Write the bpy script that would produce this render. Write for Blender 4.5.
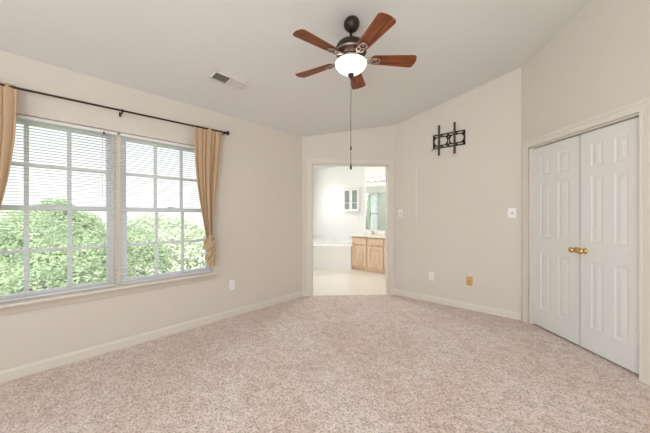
import bpy, bmesh, math, random
from mathutils import Vector, Matrix
random.seed(7)
for o in list(bpy.data.objects): bpy.data.objects.remove(o, do_unlink=True)
S = bpy.context.scene
COL = S.collection
PI = math.pi
R = math.radians

# ------------------------------------------------------------------ camera
cam = bpy.data.cameras.new('camera'); co = bpy.data.objects.new('camera', cam); COL.objects.link(co)
co.location = (3.16, 0, 1.22); co.rotation_euler = (R(90), 0, R(42.07))
cam.sensor_width = 36; cam.lens = 282.5 / 650 * 36; cam.clip_start = .02; cam.clip_end = 400
S.camera = co

# ------------------------------------------------------------------ world, sun, big lights, exposure
W = bpy.data.worlds.new('sky'); S.world = W; W.use_nodes = True
wn = W.node_tree; wn.nodes.clear()
bg = wn.nodes.new('ShaderNodeBackground'); wo = wn.nodes.new('ShaderNodeOutputWorld')
tc = wn.nodes.new('ShaderNodeTexCoord'); sp = wn.nodes.new('ShaderNodeSeparateXYZ'); cr = wn.nodes.new('ShaderNodeValToRGB')
cr.color_ramp.elements[0].position = 0.0; cr.color_ramp.elements[0].color = (1, 1, 1, 1)
cr.color_ramp.elements[1].position = .8; cr.color_ramp.elements[1].color = (.72, .84, 1, 1)
wn.links.new(tc.outputs['Generated'], sp.inputs[0]); wn.links.new(sp.outputs['Z'], cr.inputs[0])
wn.links.new(cr.outputs[0], bg.inputs[0]); wn.links.new(bg.outputs[0], wo.inputs[0])
bg.inputs[1].default_value = 1.17

def lamp(name, kind, loc, rot, energy, color, **k):
    l = bpy.data.lights.new(name, kind); l.energy = energy; l.color = color
    for a, b in k.items(): setattr(l, a, b)
    o = bpy.data.objects.new(name, l); COL.objects.link(o); o.location = loc; o.rotation_euler = rot
    return o
def aim(o, d):
    o.rotation_euler = Vector(d).to_track_quat('-Z', 'Y').to_euler()
sun = lamp('sun', 'SUN', (20, -5, 30), (0, 0, 0), 8.5, (1, .97, .92), angle=R(3)); aim(sun, (-.62, .30, -.72))
# fill light indoors, aimed from added, unseen windows behind the camera and on the right
aim(lamp('fill_lamp_back', 'AREA', (1.5, -1.93, 1.5), (0, 0, 0), 20, (.965, .985, 1), shape='RECTANGLE', size=1.5, size_y=1.4), (.35, 1, 0))
aim(lamp('fill_lamp_back', 'AREA', (3.7, -1.93, 1.5), (0, 0, 0), 76, (.965, .985, 1), shape='RECTANGLE', size=1.5, size_y=1.4), (.12, 1, 0))
aim(lamp('fill_lamp_side', 'AREA', (4.83, 0, 1.5), (0, 0, 0), 4, (.955, .985, 1), shape='RECTANGLE', size=1.5, size_y=1.4), (-1, 0, 0))
# fill light for the bathroom, from its added, unseen window
aim(lamp('fill_lamp_bathroom', 'AREA', (-3.06, 5.0, 1.75), (0, 0, 0), 18, (1, .99, .97), shape='RECTANGLE', size=1.3, size_y=1.1), (1, -.05, -.1))

S.view_settings.view_transform = 'Standard'; S.view_settings.look = 'None'
S.view_settings.exposure = 0.14; S.view_settings.gamma = 1; S.view_settings.use_curve_mapping = False
S.cycles.use_denoising = True
S.cycles.max_bounces = 10; S.cycles.diffuse_bounces = 6; S.cycles.transparent_max_bounces = 24
S.cycles.sample_clamp_indirect = 6

# ------------------------------------------------------------------ materials
def mat(name, col, rough=.6, metal=0, noise=None, bump=None, emit=None, spec=None, trans=None):
    """noise=(scale, amount, second colour)  bump=(scale, strength, distance)"""
    m = bpy.data.materials.new(name); m.use_nodes = True; n = m.node_tree; b = n.nodes['Principled BSDF']
    b.inputs['Base Color'].default_value = (*col, 1); b.inputs['Roughness'].default_value = rough; b.inputs['Metallic'].default_value = metal
    if spec is not None: b.inputs['Specular IOR Level'].default_value = spec
    t = n.nodes.new('ShaderNodeTexCoord')
    if noise:
        x = n.nodes.new('ShaderNodeTexNoise'); x.inputs['Scale'].default_value = noise[0]; x.inputs['Detail'].default_value = 5
        r = n.nodes.new('ShaderNodeMix'); r.data_type = 'RGBA'
        mr = n.nodes.new('ShaderNodeMapRange'); mr.inputs[1].default_value = .35; mr.inputs[2].default_value = .65; mr.inputs[4].default_value = noise[1]
        n.links.new(t.outputs['Object'], x.inputs[0]); n.links.new(x.outputs[0], mr.inputs[0]); n.links.new(mr.outputs[0], r.inputs[0])
        r.inputs[6].default_value = (*col, 1); r.inputs[7].default_value = (*noise[2], 1)
        n.links.new(r.outputs[2], b.inputs['Base Color'])
    if bump:
        x = n.nodes.new('ShaderNodeTexNoise'); x.inputs['Scale'].default_value = bump[0]; x.inputs['Detail'].default_value = 3
        u = n.nodes.new('ShaderNodeBump'); u.inputs['Strength'].default_value = bump[1]; u.inputs['Distance'].default_value = bump[2]
        n.links.new(t.outputs['Object'], x.inputs[0]); n.links.new(x.outputs[0], u.inputs['Height']); n.links.new(u.outputs[0], b.inputs['Normal'])
    if emit:
        b.inputs['Emission Color'].default_value = (*emit[0], 1); b.inputs['Emission Strength'].default_value = emit[1]
    if trans:
        tr = n.nodes.new('ShaderNodeBsdfTranslucent'); tr.inputs[0].default_value = (*trans[0], 1)
        mx = n.nodes.new('ShaderNodeMixShader'); mx.inputs[0].default_value = trans[1]
        n.links.new(b.outputs[0], mx.inputs[1]); n.links.new(tr.outputs[0], mx.inputs[2])
        n.links.new(mx.outputs[0], n.nodes['Material Output'].inputs[0])
    return m

def glass(name, tint=(1, 1, 1), gloss=.08):
    m = bpy.data.materials.new(name); m.use_nodes = True; n = m.node_tree; n.nodes.clear()
    o = n.nodes.new('ShaderNodeOutputMaterial'); a = n.nodes.new('ShaderNodeBsdfTransparent'); g = n.nodes.new('ShaderNodeBsdfGlossy')
    a.inputs[0].default_value = (*tint, 1); g.inputs['Roughness'].default_value = .02
    f = n.nodes.new('ShaderNodeLayerWeight'); f.inputs[0].default_value = .5
    pw = n.nodes.new('ShaderNodeMath'); pw.operation = 'POWER'; pw.inputs[1].default_value = 4
    ma = n.nodes.new('ShaderNodeMath'); ma.operation = 'MULTIPLY_ADD'; ma.inputs[1].default_value = .7; ma.inputs[2].default_value = gloss * .3
    n.links.new(f.outputs['Facing'], pw.inputs[0]); n.links.new(pw.outputs[0], ma.inputs[0])
    mx = n.nodes.new('ShaderNodeMixShader'); n.links.new(ma.outputs[0], mx.inputs[0])
    n.links.new(a.outputs[0], mx.inputs[1]); n.links.new(g.outputs[0], mx.inputs[2]); n.links.new(mx.outputs[0], o.inputs[0])
    return m

def wood(name, c1, c2, scale=(3, 40, 40), rough=.35):
    m = bpy.data.materials.new(name); m.use_nodes = True; n = m.node_tree; b = n.nodes['Principled BSDF']
    t = n.nodes.new('ShaderNodeTexCoord'); mp = n.nodes.new('ShaderNodeMapping'); mp.inputs['Scale'].default_value = scale
    x = n.nodes.new('ShaderNodeTexNoise'); x.inputs['Scale'].default_value = 1; x.inputs['Detail'].default_value = 6; x.inputs['Distortion'].default_value = .4
    c = n.nodes.new('ShaderNodeValToRGB'); c.color_ramp.elements[0].position = .35; c.color_ramp.elements[1].position = .65
    c.color_ramp.elements[0].color = (*c1, 1); c.color_ramp.elements[1].color = (*c2, 1)
    n.links.new(t.outputs['Object'], mp.inputs[0]); n.links.new(mp.outputs[0], x.inputs[0]); n.links.new(x.outputs[0], c.inputs[0])
    n.links.new(c.outputs[0], b.inputs['Base Color']); b.inputs['Roughness'].default_value = rough; b.inputs['Specular IOR Level'].default_value = .3
    return m

def carpet():
    m = bpy.data.materials.new('carpet_pile'); m.use_nodes = True; n = m.node_tree; b = n.nodes['Principled BSDF']
    b.inputs['Roughness'].default_value = .95; b.inputs['Specular IOR Level'].default_value = .1
    b.inputs['Sheen Weight'].default_value = .25
    t = n.nodes.new('ShaderNodeTexCoord')
    def noise(s, d, dist=0):
        x = n.nodes.new('ShaderNodeTexNoise'); x.inputs['Scale'].default_value = s; x.inputs['Detail'].default_value = d
        x.inputs['Distortion'].default_value = dist; n.links.new(t.outputs['Object'], x.inputs[0]); return x
    fine, mid, big = noise(75, 4, .6), noise(16, 4, 1.2), noise(1.6, 4, .8)
    def ramp(src, p0, c0, p1, c1):
        c = n.nodes.new('ShaderNodeValToRGB'); c.color_ramp.elements[0].position = p0; c.color_ramp.elements[0].color = (*c0, 1)
        c.color_ramp.elements[1].position = p1; c.color_ramp.elements[1].color = (*c1, 1); n.links.new(src.outputs[0], c.inputs[0]); return c
    a = ramp(fine, .34, (.48, .375, .335), .56, (.87, .79, .755))
    c2 = ramp(mid, .36, (.80, .76, .74), .60, (1, 1, 1))
    c3 = ramp(big, .35, (.93, .86, .80), .65, (1, 1, 1))
    def mul(p, q):
        x = n.nodes.new('ShaderNodeMix'); x.data_type = 'RGBA'; x.blend_type = 'MULTIPLY'; x.inputs[0].default_value = 1
        n.links.new(p, x.inputs[6]); n.links.new(q, x.inputs[7]); return x.outputs[2]
    n.links.new(mul(mul(a.outputs[0], c2.outputs[0]), c3.outputs[0]), b.inputs['Base Color'])
    ad = n.nodes.new('ShaderNodeMath'); ad.operation = 'ADD'; n.links.new(fine.outputs[0], ad.inputs[0]); n.links.new(mid.outputs[0], ad.inputs[1])
    u = n.nodes.new('ShaderNodeBump'); u.inputs['Strength'].default_value = .8; u.inputs['Distance'].default_value = .012
    n.links.new(ad.outputs[0], u.inputs['Height']); n.links.new(u.outputs[0], b.inputs['Normal'])
    return m

def tile(name, c1, grout, sx, sy, rough=.3, vertical=False):
    m = bpy.data.materials.new(name); m.use_nodes = True; n = m.node_tree; b = n.nodes['Principled BSDF']
    t = n.nodes.new('ShaderNodeTexCoord'); mp = n.nodes.new('ShaderNodeMapping')
    if vertical: mp.inputs['Rotation'].default_value = (R(90), 0, 0)
    k = n.nodes.new('ShaderNodeTexBrick'); k.offset = 0; k.inputs['Scale'].default_value = 1
    k.inputs['Color1'].default_value = (*c1, 1); k.inputs['Color2'].default_value = (*[v * .985 for v in c1], 1); k.inputs['Mortar'].default_value = (*grout, 1)
    k.inputs['Mortar Size'].default_value = .003; k.inputs['Brick Width'].default_value = sx; k.inputs['Row Height'].default_value = sy
    n.links.new(t.outputs['Object'], mp.inputs[0]); n.links.new(mp.outputs[0], k.inputs[0]); n.links.new(k.outputs[0], b.inputs['Base Color'])
    b.inputs['Roughness'].default_value = rough
    return m

M = dict(
    wall=mat('warm_white_wall_paint', (.67, .632, .575), .75, noise=(2, .5, (.66, .62, .56)), bump=(220, .10, .002)),
    ceil=mat('ceiling_paint', (.71, .71, .70), .9, bump=(160, .12, .002)),
    trim=mat('cream_trim_paint', (.72, .685, .62), .4, noise=(6, .5, (.70, .665, .60))),
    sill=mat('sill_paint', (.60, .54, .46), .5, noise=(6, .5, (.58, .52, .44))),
    door=mat('white_door_paint', (.73, .725, .71), .38, noise=(5, .5, (.715, .71, .695)), bump=(90, .05, .001)),
    vinyl=mat('white_vinyl', (.78, .795, .82), .35, noise=(8, .5, (.76, .775, .80))),
    slat=mat('white_blind_slat', (.86, .86, .86), .4, noise=(10, .4, (.84, .84, .84)), trans=((.8, .8, .8), .08)),
    carpet=carpet(),
    bronze=mat('oil_rubbed_bronze', (.030, .021, .017), .38, .7, noise=(30, .6, (.075, .05, .038))),
    rod=mat('dark_rod_metal', (.035, .022, .018), .4, .6, noise=(30, .5, (.05, .03, .025))),
    iron=mat('aged_blade_iron', (.42, .35, .30), .30, .75, noise=(40, .6, (.18, .14, .11))),
    blade=wood('reddish_walnut', (.10, .022, .006), (.30, .085, .024), (4, 46, 46), .45),
    oak=wood('light_maple', (.68, .48, .34), (.79, .61, .47), (24, 24, 3), .4),
    curtain=mat('tan_curtain_cloth', (.66, .50, .33), .85, noise=(60, .5, (.61, .455, .29)), bump=(500, .2, .001), trans=((.78, .55, .32), .3)),
    black=mat('black_powdercoat', (.030, .022, .018), .45, .3, noise=(40, .5, (.045, .033, .026))),
    brown=mat('brown_steel', (.065, .05, .038), .5, .3, noise=(40, .5, (.085, .065, .05))),
    plastic=mat('white_plastic', (.85, .84, .83), .3, noise=(30, .4, (.83, .82, .81))),
    slot=mat('dark_slot', (.12, .11, .10), .6, noise=(30, .4, (.10, .09, .08))),
    brass=mat('polished_brass', (.68, .47, .20), .22, 1, noise=(30, .4, (.75, .48, .16))),
    plate_brass=mat('dull_brass_plate', (.62, .42, .17), .4, .6, noise=(60, .5, (.52, .34, .12))),
    chrome=mat('chrome', (.80, .80, .80), .12, 1, noise=(20, .2, (.76, .76, .76))),
    vent=mat('vent_enamel', (.72, .69, .65), .45, noise=(20, .4, (.69, .66, .62))),
    ventdark=mat('duct_dark', (.10, .075, .06), .8, noise=(20, .4, (.07, .05, .04))),
    glass=glass('window_glass'),
    cabglass=mat('frosted_cabinet_glass', (.24, .27, .25), .15, noise=(9, .6, (.34, .37, .35))),
    mirror=mat('mirror_silver', (.90, .93, .90), .01, 1, noise=(5, .1, (.89, .92, .89))),
    bulb=mat('lit_globe', (.9, .9, .9), .3, noise=(5, .1, (.88, .88, .88)), emit=((1, .95, .88), 1.2)),
    dome=mat('fill_dome_glow', (.9, .9, .88), .3, noise=(5, .1, (.88, .88, .86)), emit=((1, .97, .93), 85)),  # glow of the added bathroom fill dome
    bowl=mat('lit_glass_bowl', (.9, .88, .84), .25, noise=(5, .1, (.88, .86, .82)), emit=((1, .93, .84), 3.0)),
    bfloor=tile('cream_floor_tile', (.82, .775, .70), (.75, .70, .63), .30, .30),
    btile=tile('white_wall_tile', (.86, .85, .83), (.80, .79, .77), .15, .15, vertical=True),
    bwall=mat('bathroom_wall_paint', (.86, .855, .83), .7, noise=(2, .4, (.85, .84, .81)), bump=(200, .06, .002)),
    counter=mat('cream_cultured_marble', (.85, .80, .72), .2, noise=(7, .6, (.82, .76, .67))),
    acrylic=mat('white_acrylic', (.87, .87, .86), .15, noise=(7, .3, (.85, .85, .84))),
    showerglass=glass('shower_glass', (.93, .955, .94), .2),
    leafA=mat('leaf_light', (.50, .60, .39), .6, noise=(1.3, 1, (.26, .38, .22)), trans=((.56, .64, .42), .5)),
    leafB=mat('leaf_haze_pale', (.68, .74, .60), .6, noise=(.8, 1, (.52, .60, .46)), trans=((.72, .78, .62), .5)),  # green paled to put distance haze into the leaf colour
    bark=mat('bark', (.16, .12, .09), .9, noise=(12, .8, (.09, .07, .05)), bump=(30, .5, .02)),
    lawn=mat('lawn', (.22, .34, .10), .95, noise=(.6, 1, (.16, .27, .08))),
)

# ------------------------------------------------------------------ helpers
def tag(o, label=None, cat=None, group=None, kind=None):
    if label: o['label'] = label
    if cat: o['category'] = cat
    if group: o['group'] = group
    if kind: o['kind'] = kind
    return o
def thing(name, label, cat, loc=(0, 0, 0), rz=0, group=None):
    o = bpy.data.objects.new(name, None); COL.objects.link(o); o.location = loc; o.rotation_euler = (0, 0, rz)
    o.empty_display_size = .1
    return tag(o, label, cat, group)
def obj(name, bm, m, parent=None, smooth=False, bev=0, mx=None, label=None):
    bmesh.ops.recalc_face_normals(bm, faces=bm.faces)
    me = bpy.data.meshes.new(name); bm.to_mesh(me); bm.free(); me.materials.append(M[m] if isinstance(m, str) else m)
    if smooth:
        for p in me.polygons: p.use_smooth = True
    o = bpy.data.objects.new(name, me); COL.objects.link(o)
    if parent: o.parent = parent
    if mx is not None: o.matrix_local = mx
    if bev:
        b = o.modifiers.new('bevel', 'BEVEL'); b.width = bev; b.segments = 2; b.limit_method = 'ANGLE'; b.angle_limit = R(40)
    if label: o['label'] = label
    return o
def struct(name, bm, m, **k):
    return tag(obj(name, bm, m, **k), kind='structure')
def B(): return bmesh.new()
def box(bm, x0, x1, y0, y1, z0, z1, mx=None):
    v = [bm.verts.new((x, y, z)) for x in (x0, x1) for y in (y0, y1) for z in (z0, z1)]
    if mx is not None:
        for q in v: q.co = mx @ q.co
    for f in ((0, 1, 3, 2), (4, 6, 7, 5), (0, 4, 5, 1), (2, 3, 7, 6), (0, 2, 6, 4), (1, 5, 7, 3)): bm.faces.new([v[i] for i in f])
    return v
def prism(bm, poly, z0, z1):
    """poly of (x,y); z0/z1 numbers or functions of (x,y)"""
    g = lambda z, p: z(*p) if callable(z) else z
    a = [bm.verts.new((*p, g(z0, p))) for p in poly]; b = [bm.verts.new((*p, g(z1, p))) for p in poly]
    bm.faces.new(a); bm.faces.new(b)
    for i in range(len(poly)):
        j = (i + 1) % len(poly); bm.faces.new((a[i], a[j], b[j], b[i]))
def lathe(bm, prof, c=(0, 0, 0), n=32, mx=None, caps=True):
    """prof: (r, z) list, axis z"""
    rings = []
    for r, z in prof:
        ring = [bm.verts.new((c[0] + r * math.cos(2 * PI * i / n), c[1] + r * math.sin(2 * PI * i / n), c[2] + z)) for i in range(n)]
        rings.append(ring)
    if mx is not None:
        for ring in rings:
            for v in ring: v.co = mx @ v.co
    for a, b in zip(rings, rings[1:]):
        for i in range(n): bm.faces.new((a[i], a[(i + 1) % n], b[(i + 1) % n], b[i]))
    if caps:
        bm.faces.new(rings[0]); bm.faces.new(rings[-1])
def tube(bm, pts, r, n=10, caps=True):
    pts = [Vector(p) for p in pts]; rr = r if isinstance(r, (list, tuple)) else [r] * len(pts)
    up = None; rings = []
    for i, p in enumerate(pts):
        d = (pts[min(i + 1, len(pts) - 1)] - pts[max(i - 1, 0)]).normalized()
        if up is None: up = d.orthogonal().normalized()
        up = (up - d * up.dot(d)).normalized(); s = d.cross(up)
        rings.append([bm.verts.new(p + rr[i] * (up * math.cos(2 * PI * k / n) + s * math.sin(2 * PI * k / n))) for k in range(n)])
    for a, b in zip(rings, rings[1:]):
        for i in range(n): bm.faces.new((a[i], a[(i + 1) % n], b[(i + 1) % n], b[i]))
    if caps: bm.faces.new(rings[0]); bm.faces.new(rings[-1])
def ball(bm, c, r, n=16, sc=(1, 1, 1)):
    g = bmesh.ops.create_uvsphere(bm, u_segments=n, v_segments=n // 2 + 2, radius=r)
    for v in g['verts']: v.co = Vector(c) + Vector((v.co.x * sc[0], v.co.y * sc[1], v.co.z * sc[2]))
def frame_mx(origin, along, out):
    """local x = along the wall, local y = out of the wall into the room, z up"""
    a = Vector((*along, 0)).normalized(); o = Vector((*out, 0)).normalized()
    m = Matrix.Identity(4)
    m.col[0] = (*a, 0); m.col[1] = (*o, 0); m.col[2] = (0, 0, 1, 0); m.col[3] = (*origin, 0, 1)
    return m

# ------------------------------------------------------------------ room geometry (metres)
SL = .205
ch = lambda x, y=0: 2.44 + SL * max(x, 0)
A = Vector((0, 2.98)); Bp = Vector((1.015, 4.0)); Cc = Vector((2.646, 4.02))
Bp = Vector((1.02, 4.02)); A = Vector((0, 3.0)) - Vector((0, .02)); 
dAB = (Bp - A).normalized(); LAB = (Bp - A).length
c46, s46 = math.cos(R(46)), math.sin(R(46))
dC = Vector((c46, -s46)); XR = 4.9; LC = (XR - Cc.x) / c46; D = Cc + dC * LC
YB = -2.0
nAB = Vector((dAB.y, -dAB.x))          # into the room
nC = Vector((-s46, -c46))
mxL = frame_mx((0, 0), (0, 1), (1, 0))        # left wall: x = world y
mxD = frame_mx(A, dAB, nAB)
mxM = frame_mx((0, 4.02), (1, 0), (0, -1))
mxC = frame_mx(Cc, dC, nC)

def wall_seg(bm, mx, a0, a1, z0, z1, th=.12):
    """piece of a wall between a0 and a1 along it; z1 None = up to the sloping ceiling"""
    ps = [(a0, 0), (a1, 0), (a1, -th), (a0, -th)]
    w = [mx @ Vector((p[0], p[1], 0)) for p in ps]
    lo = [bm.verts.new((q.x, q.y, z0)) for q in w]
    hi = [bm.verts.new((q.x, q.y, (ch(q.x) + .02) if z1 is None else z1)) for q in w]
    bm.faces.new(lo); bm.faces.new(hi)
    for i in range(4):
        j = (i + 1) % 4; bm.faces.new((lo[i], lo[j], hi[j], hi[i]))

# window opening in the left wall
WY0, WY1, WZ0, WZ1 = -.235, 1.575, .56, 2.005
bm = B()
wall_seg(bm, mxL, YB - .15, WY0, 0, None, .16); wall_seg(bm, mxL, WY1, A.y + .06, 0, None, .16)
wall_seg(bm, mxL, WY0, WY1, 0, WZ0, .16); wall_seg(bm, mxL, WY0, WY1, WZ1, None, .16)
struct('wall_left', bm, 'wall')
# wall with the doorway
DO0, DO1, DOH = .142, 1.347, 2.038
bm = B()
wall_seg(bm, mxD, 0, DO0, 0, None); wall_seg(bm, mxD, DO1, LAB, 0, None); wall_seg(bm, mxD, DO0, DO1, DOH, None)
struct('wall_doorway', bm, 'wall')
bm = B(); wall_seg(bm, mxM, Bp.x, Cc.x + .06, 0, None); struct('wall_right', bm, 'wall')
# closet wall
CO0, CO1, COH, SEAM = .125, 1.225, 2.0, .702
bm = B()
wall_seg(bm, mxC, 0, CO0, 0, None); wall_seg(bm, mxC, CO1, LC + .1, 0, None); wall_seg(bm, mxC, CO0, CO1, COH, None)
struct('wall_closet', bm, 'wall')
# wall behind the camera, with two windows added for daylight; wall at the far right, with one more
def holes_wall(name, mx, a0, a1, wins, z0=.8, z1=2.2):
    bm = B(); x = a0
    for w0, w1 in wins:
        wall_seg(bm, mx, x, w0, 0, None); wall_seg(bm, mx, w0, w1, 0, z0); wall_seg(bm, mx, w0, w1, z1, None); x = w1
    wall_seg(bm, mx, x, a1, 0, None); struct(name, bm, 'wall')
mxBk = frame_mx((0, YB), (1, 0), (0, 1)); mxR = frame_mx((XR, 0), (0, 1), (-1, 0))
holes_wall('wall_back', mxBk, -.1, XR + .1, [(.75, 2.25), (2.95, 4.45)])
holes_wall('wall_side', mxR, YB, D.y + .1, [(-.75, .75)])
# floor and ceiling
room = [(-.05, YB - .05), (XR + .05, YB - .05), (XR + .05, D.y + .02), tuple(Cc + Vector((.03, .05))), tuple(Bp + Vector((-.02, .03))), tuple(A + Vector((-.04, .01)))]
bm = B(); prism(bm, [(-.05, YB - .05), (XR + .05, YB - .05), (XR + .05, D.y + .05), tuple(Cc + Vector((.03, .05))), (Bp.x + .01, Bp.y + .03), tuple(A + Vector((-.04, .0)))], -.12, 0)
struct('floor', bm, 'carpet')
rc = [(-.16, YB - .12), (XR + .12, YB - .12), (XR + .12, D.y + .1), (Cc.x + .06, Cc.y + .12), (Bp.x - .05, Bp.y + .12), (A.x - .12, A.y + .06)]
bm = B(); prism(bm, rc, lambda x, y: 2.44 + SL * x, lambda x, y: 2.56 + SL * x); struct('ceiling', bm, 'ceil')
# closet interior
bm = B()
p = lambda a, b: tuple((mxC @ Vector((a, b, 0))).xy)
for a0, a1, b0, b1 in ((-.05, 1.45, -.75, -.68), (-.05, .02, -.68, -.12), (1.38, 1.45, -.68, -.12)):
    prism(bm, [p(a0, b0), p(a1, b0), p(a1, b1), p(a0, b1)], 0, 2.3)
prism(bm, [p(-.05, -.75), p(1.45, -.75), p(1.45, -.12), p(-.05, -.12)], 2.3, 2.36)
prism(bm, [p(-.05, -.75), p(1.45, -.75), p(1.45, -.04), p(-.05, -.04)], -.06, -.004)
struct('wall_closet_inside', bm, 'wall')

# ------------------------------------------------------------------ bathroom shell
YM, YK = 5.75, 6.3          # mirror wall, back wall
k = 3.022
bm = B(); prism(bm, [(-3.25, 3.02), (.0, 3.02), (.05, 3.06), (1.06, 4.065), (1.6, 4.08), (1.6, 5.85), (-.65, 5.85), (-.65, 6.4), (-3.25, 6.4)], -.1, .002)
struct('floor_bathroom', bm, 'bfloor')
bm = B(); prism(bm, [(-3.25, 3.02), (-.02, 3.02), (.98, 4.1), (1.6, 4.1), (1.6, 6.4), (-3.25, 6.4)], 2.67, 2.75); struct('ceiling_bathroom', bm, 'ceil')
bm = B(); box(bm, -.72, 1.6, YM, YM + .6, 0, 2.7); struct('wall_mirror', bm, 'bwall')
bm = B(); box(bm, -3.25, -.72, YK, YK + .1, 0, 2.7); struct('wall_bathroom_back', bm, 'bwall')
bm = B(); box(bm, 1.5, 1.6, 4.12, YM, 0, 2.7); struct('wall_bathroom_end', bm, 'bwall')
bm = B()
for a in ((3.02, 4.3, 0, 2.7), (5.7, 6.4, 0, 2.7), (4.3, 5.7, 0, 1.15), (4.3, 5.7, 2.35, 2.7)): box(bm, -3.25, -3.15, *a)
struct('wall_bathroom_window', bm, 'bwall')  # unseen wall; its window opening is added for daylight
bm = B()
for a in ((-3.15, -2.34), (-1.98, -.05)): box(bm, a[0], a[1], 3.0, 3.1, 0, 2.7)
box(bm, -2.34, -1.98, 3.0, 3.1, 0, .6); box(bm, -2.34, -1.98, 3.0, 3.1, 2.05, 2.7)
struct('wall_bathroom_side', bm, 'bwall')
# tiled surround over the tub
bm = B(); box(bm, -3.15, -.735, YK - .012, YK, .5, 2.1); struct('trim_tub_tile', bm, 'btile')
bm = B(); box(bm, -.732, -.72, YM + .02, YK - .012, .5, 2.1); struct('trim_tub_tile', bm, 'btile')
# window frames of the unseen windows (bathroom and behind the camera)
def plain_window(name, mx, a0, a1, z0, z1):
    fr = B(); w = .05
    for q in ((a0, a0 + w, z0, z1), (a1 - w, a1, z0, z1), (a0, a1, z0, z0 + w), (a0, a1, z1 - w, z1), (a0, a1, (z0 + z1) / 2 - .025, (z0 + z1) / 2 + .025)):
        box(fr, q[0], q[1], -.09, -.05, q[2], q[3], mx)
    o = struct(name, fr, 'vinyl')
    g = B(); box(g, a0 + w, a1 - w, -.073, -.069, z0 + w, z1 - w, mx); obj('pane', g, 'glass', o)
    return o
plain_window('window_added_3', mxBk, .75, 2.25, .8, 2.2); plain_window('window_added_4', mxBk, 2.95, 4.45, .8, 2.2)  # both added as daylight sources behind the camera
plain_window('window_added_5', mxR, -.75, .75, .8, 2.2)  # added as a daylight source on the right
plain_window('window_added_6', frame_mx((-3.15, 0), (0, 1), (1, 0)), 4.3, 5.7, 1.15, 2.35)  # added as a daylight source for the bathroom
plain_window('window_7', frame_mx((0, 3.1), (1, 0), (0, 1)), -2.34, -1.98, .6, 2.05)

# ------------------------------------------------------------------ baseboards and casings
def base_run(bm, mx, a0, a1, h=.085, t=.014):
    prof = [(0, 0), (t, 0), (t, h - .02), (t * .75, h - .012), (t * .5, h - .004), (t * .35, h), (0, h)]
    r0 = [bm.verts.new(mx @ Vector((a0, y, z))) for y, z in prof]; r1 = [bm.verts.new(mx @ Vector((a1, y, z))) for y, z in prof]
    bm.faces.new(r0); bm.faces.new(r1)
    for i in range(len(prof)):
        j = (i + 1) % len(prof); bm.faces.new((r0[i], r0[j], r1[j], r1[i]))
CW = .066
def base(name, *runs):
    bm = B()
    for r in runs: base_run(bm, *r)
    struct(name, bm, 'trim')
base('baseboard_left', (mxL, YB, A.y))
base('baseboard_doorway', (mxD, 0, DO0 - CW), (mxD, DO1 + CW, LAB))
base('baseboard_right', (mxM, Bp.x, Cc.x))
base('baseboard_closet', (mxC, CO1 + .02 + .04, LC))
base('baseboard_back', (mxBk, 0, XR)); base('baseboard_side', (mxR, YB, D.y))

def casing(name, mx, a0, a1, h, w, mat_='trim', y0=0, sgn=1, head=None):
    """moulded door casing with mitred look: two steps"""
    bm = B(); head = head or w
    for (i, o, t) in ((0, w, .012), (w * .62, w, .019), (0, w * .16, .015)):
        ii, oo = i, o; hi = i * head / w; ho = o * head / w
        for q in ((a0 - oo, a0 - ii, 0, h + ho), (a1 + ii, a1 + oo, 0, h + ho), (a0 - ii, a1 + ii, h + hi, h + ho)):
            y = sorted((y0, y0 + sgn * t)); box(bm, q[0], q[1], y[0], y[1], q[2], q[3], mx)
    struct(name, bm, mat_)
casing('trim_doorway', mxD, DO0, DO1, DOH, .066)
casing('trim_doorway_bathroom', mxD, DO0, DO1, DOH, .07, y0=-.12, sgn=-1)
bm = B()
for q in ((DO0 - .002, DO0 + .016, 0, DOH), (DO1 - .016, DO1 + .002, 0, DOH), (DO0, DO1, DOH - .016, DOH + .002)):
    box(bm, q[0], q[1], -.12, .001, q[2], q[3], mxD)
for q in ((DO0 + .016, DO0 + .027, 0, DOH - .016), (DO1 - .027, DO1 - .016, 0, DOH - .016), (DO0 + .016, DO1 - .016, DOH - .027, DOH - .016)):
    box(bm, q[0], q[1], -.09, -.055, q[2], q[3], mxD)
struct('trim_door_jamb', bm, 'trim')
casing('trim_closet', mxC, CO0, CO1, COH, .075, head=.085)
bm = B()
for q in ((CO0 - .002, CO0 + .012, 0, COH), (CO1 - .012, CO1 + .002, 0, COH), (CO0, CO1, COH - .014, COH + .002)):
    box(bm, q[0], q[1], -.12, .001, q[2], q[3], mxC)
struct('trim_closet_jamb', bm, 'trim')

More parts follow.
